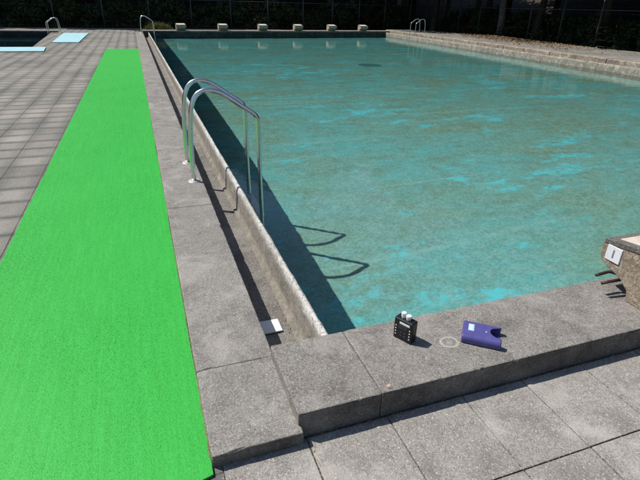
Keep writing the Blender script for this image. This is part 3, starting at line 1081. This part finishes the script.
def far_f(x): return (x, 33.6 + 0.07 * x)
make_fence('wire_fence', 'dark wire fence on steel posts across the far end behind the starting blocks',
           [far_f(x) for x in (-22, -19.5, -17, -14.5, -12, -9.4, -6.9, -4.2, -1.6, 0.98, 3.5, 6.0, 8.5, 11.0, 13.2, 15.3, 17.4, 19.6, 21.0)])
make_fence('wire_fence', 'dark wire fence on steel posts along the right pool side under the trees',
           [(19.4 + 0.052 * (y - 4), y) for y in (4, 6.4, 8.8, 11.2, 13.6, 16.0, 18.4, 20.8, 23.2, 25.6, 28.0, 30.4, 32.8, 35.0)])


# ------------------------------------------------------------------ trees and shrubs
def leaf_cloud(seed, clusters, per, csize, lsize, shape):
    r = random.Random(seed)
    verts, faces = [], []
    for _ in range(clusters):
        c = shape(r)
        cs = csize * r.uniform(0.6, 1.3)
        for _ in range(per):
            d = Vector((r.gauss(0, 1), r.gauss(0, 1), r.gauss(0, 0.7)))
            d = d.normalized() * cs * (r.random() ** 0.45)
            p = c + d
            n = (d.normalized() * 0.6 + Vector((r.gauss(0, 1), r.gauss(0, 1), r.gauss(0.6, 0.8)))).normalized()
            t = n.orthogonal().normalized()
            t = (Matrix.Rotation(r.uniform(0, math.tau), 3, n) @ t)
            s = lsize * r.uniform(0.6, 1.3)
            b = n.cross(t)
            k = len(verts)
            verts += [tuple(p - t * s), tuple(p + b * s * 0.45 + n * s * 0.1), tuple(p + t * s), tuple(p - b * s * 0.45 + n * s * 0.1)]
            faces.append((k, k + 1, k + 2, k + 3))
    return verts, faces


def make_tree(seed, mat, bark, H=9.0, R=4.0, base=2.4, clusters=120, per=90):
    root = thing('tree', 'tree', 'tree')
    r = random.Random(seed)
    bm = bmesh.new()
    lean = Vector((r.uniform(-0.5, 0.5), r.uniform(-0.5, 0.5), 0))
    pts = [Vector((0, 0, -0.6)), Vector((0, 0, 0.2)) + lean * 0.05, lean * 0.3 + Vector((0, 0, 2.2)), lean * 0.7 + Vector((0, 0, 4.5)), lean + Vector((0, 0, H * 0.82))]
    tube(bm, smooth_path(pts, 4), [0.24 - 0.19 * i / 16 for i in range(17)], 9)
    tips = []
    for k in range(9):
        a = math.tau * k / 9 + r.uniform(-0.3, 0.3)
        z = base + (H * 0.75 - base) * r.random()
        p0 = lean * (z / H) + Vector((0, 0, z * 0.9))
        p2 = lean * 0.7 + Vector((math.cos(a) * R * r.uniform(0.55, 0.85), math.sin(a) * R * r.uniform(0.55, 0.85), z + r.uniform(0.6, 1.6)))
        p1 = p0.lerp(p2, 0.5) + Vector((0, 0, 0.25))
        tube(bm, smooth_path([p0, p1, p2], 4), [0.09 - 0.008 * i for i in range(9)], 6)
        tips.append(p2)
    link_mesh('trunk', bm, bark, root, smooth=True)
    zc = (base + H) / 2
    def shape(q):
        if q.random() < 0.35:
            return q.choice(tips) + Vector((q.gauss(0, 0.5), q.gauss(0, 0.5), q.gauss(0, 0.4)))
        t = q.uniform(0, 1) ** 1.25
        a = q.uniform(0, math.tau)
        k = R * math.sqrt(q.uniform(0.08, 1)) * math.sqrt(max(0.02, 1 - (t * 0.97) ** 2)) * (0.92 + 0.16 * math.sin(3 * a + seed))
        return Vector((k * math.cos(a), k * math.sin(a), base + 0.5 + t * (H - base - 0.5)))
    vv, ff = leaf_cloud(seed + 5, clusters, per, 0.85, 0.24, shape)
    raw_mesh('crown', vv, ff, mat, root)
    return root


def make_shrub(seed, mat, W=1.3, H=2.2, clusters=26, per=80):
    root = thing('shrub', 'shrub', 'shrub')
    bm = bmesh.new()
    r = random.Random(seed)
    for k in range(5):
        a = math.tau * k / 5
        tube(bm, smooth_path([(0.05 * math.cos(a), 0.05 * math.sin(a), -0.3), (0.2 * math.cos(a), 0.2 * math.sin(a), 0.6), (0.6 * math.cos(a), 0.6 * math.sin(a), H * 0.75)], 3), 0.025, 5)
    link_mesh('stems', bm, M['bark'], root, smooth=True)
    def shape(q):
        a = q.uniform(0, math.tau); rr = W * math.sqrt(q.random())
        z = q.uniform(0.05, H) * (1 - 0.35 * (rr / W))
        return Vector((rr * math.cos(a), rr * math.sin(a), z))
    vv, ff = leaf_cloud(seed, clusters, per, 0.42, 0.13, shape)
    raw_mesh('foliage', vv, ff, mat, root)
    return root

protos = [make_tree(11, M['leaf'], M['bark']), make_tree(23, M['leaf2'], M['bark'], H=10.5, R=4.3), make_tree(37, M['leaf'], M['palebark'], H=8.2, R=3.8)]
shr = [make_shrub(51, M['leaf']), make_shrub(63, M['leaf2'], 1.5, 1.9)]
used = set()
def place(pool, k, loc, rz, sc, label, group):
    p = pool[k]
    if p.name not in used:
        used.add(p.name); o = p
    else:
        o = copy_tree(p)
    o['label'] = label; o['group'] = group
    o.location = loc
    o.rotation_euler = (0, 0, rz)
    o.scale = (sc, sc, sc)
    return o
r = random.Random(99)
def bank_z(d): return 9.0 * max(0.0, min(1.0, d / 26)) ** 1.5
LF = 'tall dark tree shading the bank behind the far fence'
LR = 'tall dark tree shading the bank behind the right fence'
LL = 'dark tree standing far off to the left of the small pool'
# far row and second row
k = 0
for row, dy in ((0, 3.6), (1, 8.5), (2, 14.0)):
    x = -19.0 + row * 1.7
    while x < 30:
        d = dy + 0.1 + r.uniform(-0.4, 0.5)
        place(protos, k % 3, (x + r.uniform(-0.6, 0.6), 35.2 + 0.07 * x + d, bank_z(d) - 0.1), r.uniform(0, 6.28), r.uniform(1.02, 1.2) + 0.12 * row, LF, 'trees behind the far fence')
        k += 1
        x += 4.2 + row * 0.6
for row, dx in ((0, 0.6), (1, 5.5), (2, 11.0)):
    y = -8.0 + row * 2.0
    while y < 34:
        d = dx + r.uniform(-0.4, 0.4)
        place(protos, k % 3, (20.6 + 0.02 * y + d, y + r.uniform(-0.6, 0.6), bank_z(d) - 0.1), r.uniform(0, 6.28), r.uniform(1.1, 1.3), LR, 'trees behind the right fence')
        k += 1
        y += 3.5 + row * 0.8
for x, y in ((19.2, 30.5), (18.6, 34.6), (21.5, 27.5)):
    place(protos, k % 3, (x + 0.9, y + 2.0, 0.0), r.uniform(0, 6.28), 1.2, 'tall dark tree shading the corner where the two fences meet', 'trees at the fence corner')
    k += 1
for y in (10, 15, 20, 25, 30):
    place(protos, k % 3, (-24.5 + r.uniform(-0.8, 0.8), y, 0.2), r.uniform(0, 6.28), r.uniform(0.9, 1.15), LL, 'trees left of the small pool')
    k += 1
SF = 'dark shrub in the undergrowth right behind the far fence'
SR = 'dark shrub in the undergrowth right behind the right fence'
x = -16.0
while x < 21:
    place(shr, k % 2, (x, 35.3 + 0.07 * x + r.uniform(-0.2, 0.5), -0.05), r.uniform(0, 6.28), r.uniform(0.8, 1.15), SF, 'shrubs behind the far fence'); k += 1
    x += r.uniform(1.7, 2.3)
y = 2.0
while y < 34:
    place(shr, k % 2, (20.9 + 0.052 * (y - 4) + r.uniform(0, 0.5), y, -0.05), r.uniform(0, 6.28), r.uniform(0.8, 1.15), SR, 'shrubs behind the right fence'); k += 1
    y += r.uniform(1.7, 2.3)


# yellow-green grass clump by the far coping
def make_clump(name, label, loc, lx, ly, h, n, mat, seed):
    rr = random.Random(seed)
    verts, faces = [], []
    for _ in range(n):
        x = rr.gauss(0, lx * 0.42); y = rr.gauss(0, ly * 0.42)
        a = rr.uniform(0, math.tau); w = rr.uniform(0.008, 0.018)
        hh = h * rr.uniform(0.45, 1.1) * max(0.3, 1 - (x / lx) ** 2)
        bx, by = rr.gauss(0, 0.35) * hh, rr.gauss(0, 0.35) * hh
        cx, cy = math.cos(a) * w, math.sin(a) * w
        b = len(verts)
        verts += [(x - cx, y - cy, 0), (x + cx, y + cy, 0), (x + bx * .4 + cx * .8, y + by * .4 + cy * .8, hh * .6), (x + bx * .4 - cx * .8, y + by * .4 - cy * .8, hh * .6), (x + bx, y + by, hh)]
        faces += [(b, b + 1, b + 2, b + 3), (b + 3, b + 2, b + 4)]
    o = raw_mesh(name, verts, faces, mat)
    o.location = loc
    return tag(o, label, 'plant')
make_clump('grass_clump', 'sunlit yellow green grass clump beyond the far pool corner', (1.25, 29.9, 0.0), 0.95, 0.3, 0.5, 1500, M['yellow_leaf'], 5)

# dry leaves along the right deck edge
rr = random.Random(17)
verts, faces = [], []
for _ in range(3600):
    y = rr.triangular(14, 31, 22)
    x = 17.6 + rr.gauss(0, 0.75) + 0.20 * (y - 20)
    z = (ZR - 0.008 if x < 18.58 else 0.0) + rr.uniform(0, 0.10) * max(0, 1 - abs(x - 17.75 - 0.2 * (y - 20)) / 0.8)
    s = rr.uniform(0.02, 0.055)
    n = Vector((rr.gauss(0, .5), rr.gauss(0, .5), 1)).normalized()
    t = Matrix.Rotation(rr.uniform(0, math.tau), 3, n) @ n.orthogonal().normalized()
    b = n.cross(t); p = Vector((x, y, z + 0.02)); k = len(verts)
    verts += [tuple(p - t * s), tuple(p + b * s * .6 + n * s * .3), tuple(p + t * s), tuple(p - b * s * .6 + n * s * .3)]
    faces.append((k, k + 1, k + 2, k + 3))
ll = struct(raw_mesh('leaf_litter', verts, faces, M['dry_leaf']), 'stuff')


# straw and grit gathered in the near joints, at the foot of the kerb, in the gutter and along the turf edge
rr = random.Random(41)
verts, faces = [], []
def sliver(x, y, z, L, W):
    a = rr.uniform(0, math.tau); k = len(verts)
    d = Vector((math.cos(a), math.sin(a), rr.uniform(-0.1, 0.25))) * L / 2
    w = Vector((-math.sin(a), math.cos(a), rr.uniform(-0.4, 0.4))) * W / 2
    p = Vector((x, y, z))
    verts.extend([tuple(p - d - w), tuple(p - d * .2 + w), tuple(p + d), tuple(p + d * .3 - w)])
    faces.append((k, k + 1, k + 2, k + 3))
for xj in xs[1:9]:
    n = int(rr.uniform(20, 150)) if xj != xs[1] else 260
    for _ in range(n):
        sliver(xj + rr.gauss(0, 0.0035), rr.uniform(0.5, 1.25), rr.uniform(-0.008, 0.003), rr.uniform(0.004, 0.016), rr.uniform(0.001, 0.003))
for _ in range(420):
    sliver(rr.uniform(0.1, 4.2), 0.868 + rr.gauss(0, 0.004), rr.uniform(-0.008, 0.003), rr.uniform(0.004, 0.014), rr.uniform(0.001, 0.003))
for _ in range(700):
    x = rr.uniform(0.42, 4.2)
    sliver(x, 1.255 - abs(rr.gauss(0, 0.010)), rr.uniform(0.001, 0.006), rr.uniform(0.004, 0.016), rr.uniform(0.0012, 0.004))
for _ in range(1500):
    y = 1.25 + rr.random() ** 1.6 * 9
    sliver(0.065 + rr.gauss(0, 0.0025), y, rr.uniform(0.022, 0.046), rr.uniform(0.006, 0.02), rr.uniform(0.0015, 0.004))
for _ in range(260):
    y = 1.72 + rr.random() ** 1.5 * 7
    sliver(0.625 + rr.gauss(0, 0.014), y, -0.183 + rr.uniform(0, 0.004), rr.uniform(0.004, 0.02), rr.uniform(0.002, 0.006))
for _ in range(160):
    x = rr.uniform(0.42, 2.3); y = rr.uniform(1.29, 1.67)
    sliver(x, y, ZK + 0.003, rr.uniform(0.002, 0.007), rr.uniform(0.001, 0.003))
for _ in range(120):
    sliver(rr.uniform(0.08, 0.40), rr.uniform(1.25, 5), ZC + 0.003, rr.uniform(0.002, 0.008), rr.uniform(0.001, 0.003))
struct(raw_mesh('dry_straw', verts, faces, M['straw']), 'stuff')

# a broken chip of stone by the kerb joint
bm = bmesh.new()
bmesh.ops.create_icosphere(bm, subdivisions=2, radius=0.011)
for v in bm.verts:
    v.co *= 1 + 0.45 * mnoise.noise(v.co * 130)
    v.co.z *= 0.55
st = link_mesh('stone_chip', bm, M['chip'])
st.location = (0.792, 1.287, ZK + 0.004)
tag(st, 'small pinkish stone chip at the front corner of the kerb joint', 'stone')

for o in S.objects:
    if o.type == 'MESH' and o.name.split('.')[0] in ('floor_drain', 'rail', 'rung', 'small_pool_floor', 'small_pool_wall'):
        o.cycles.is_caustics_receiver = True
sw.cycles.is_caustics_caster = True
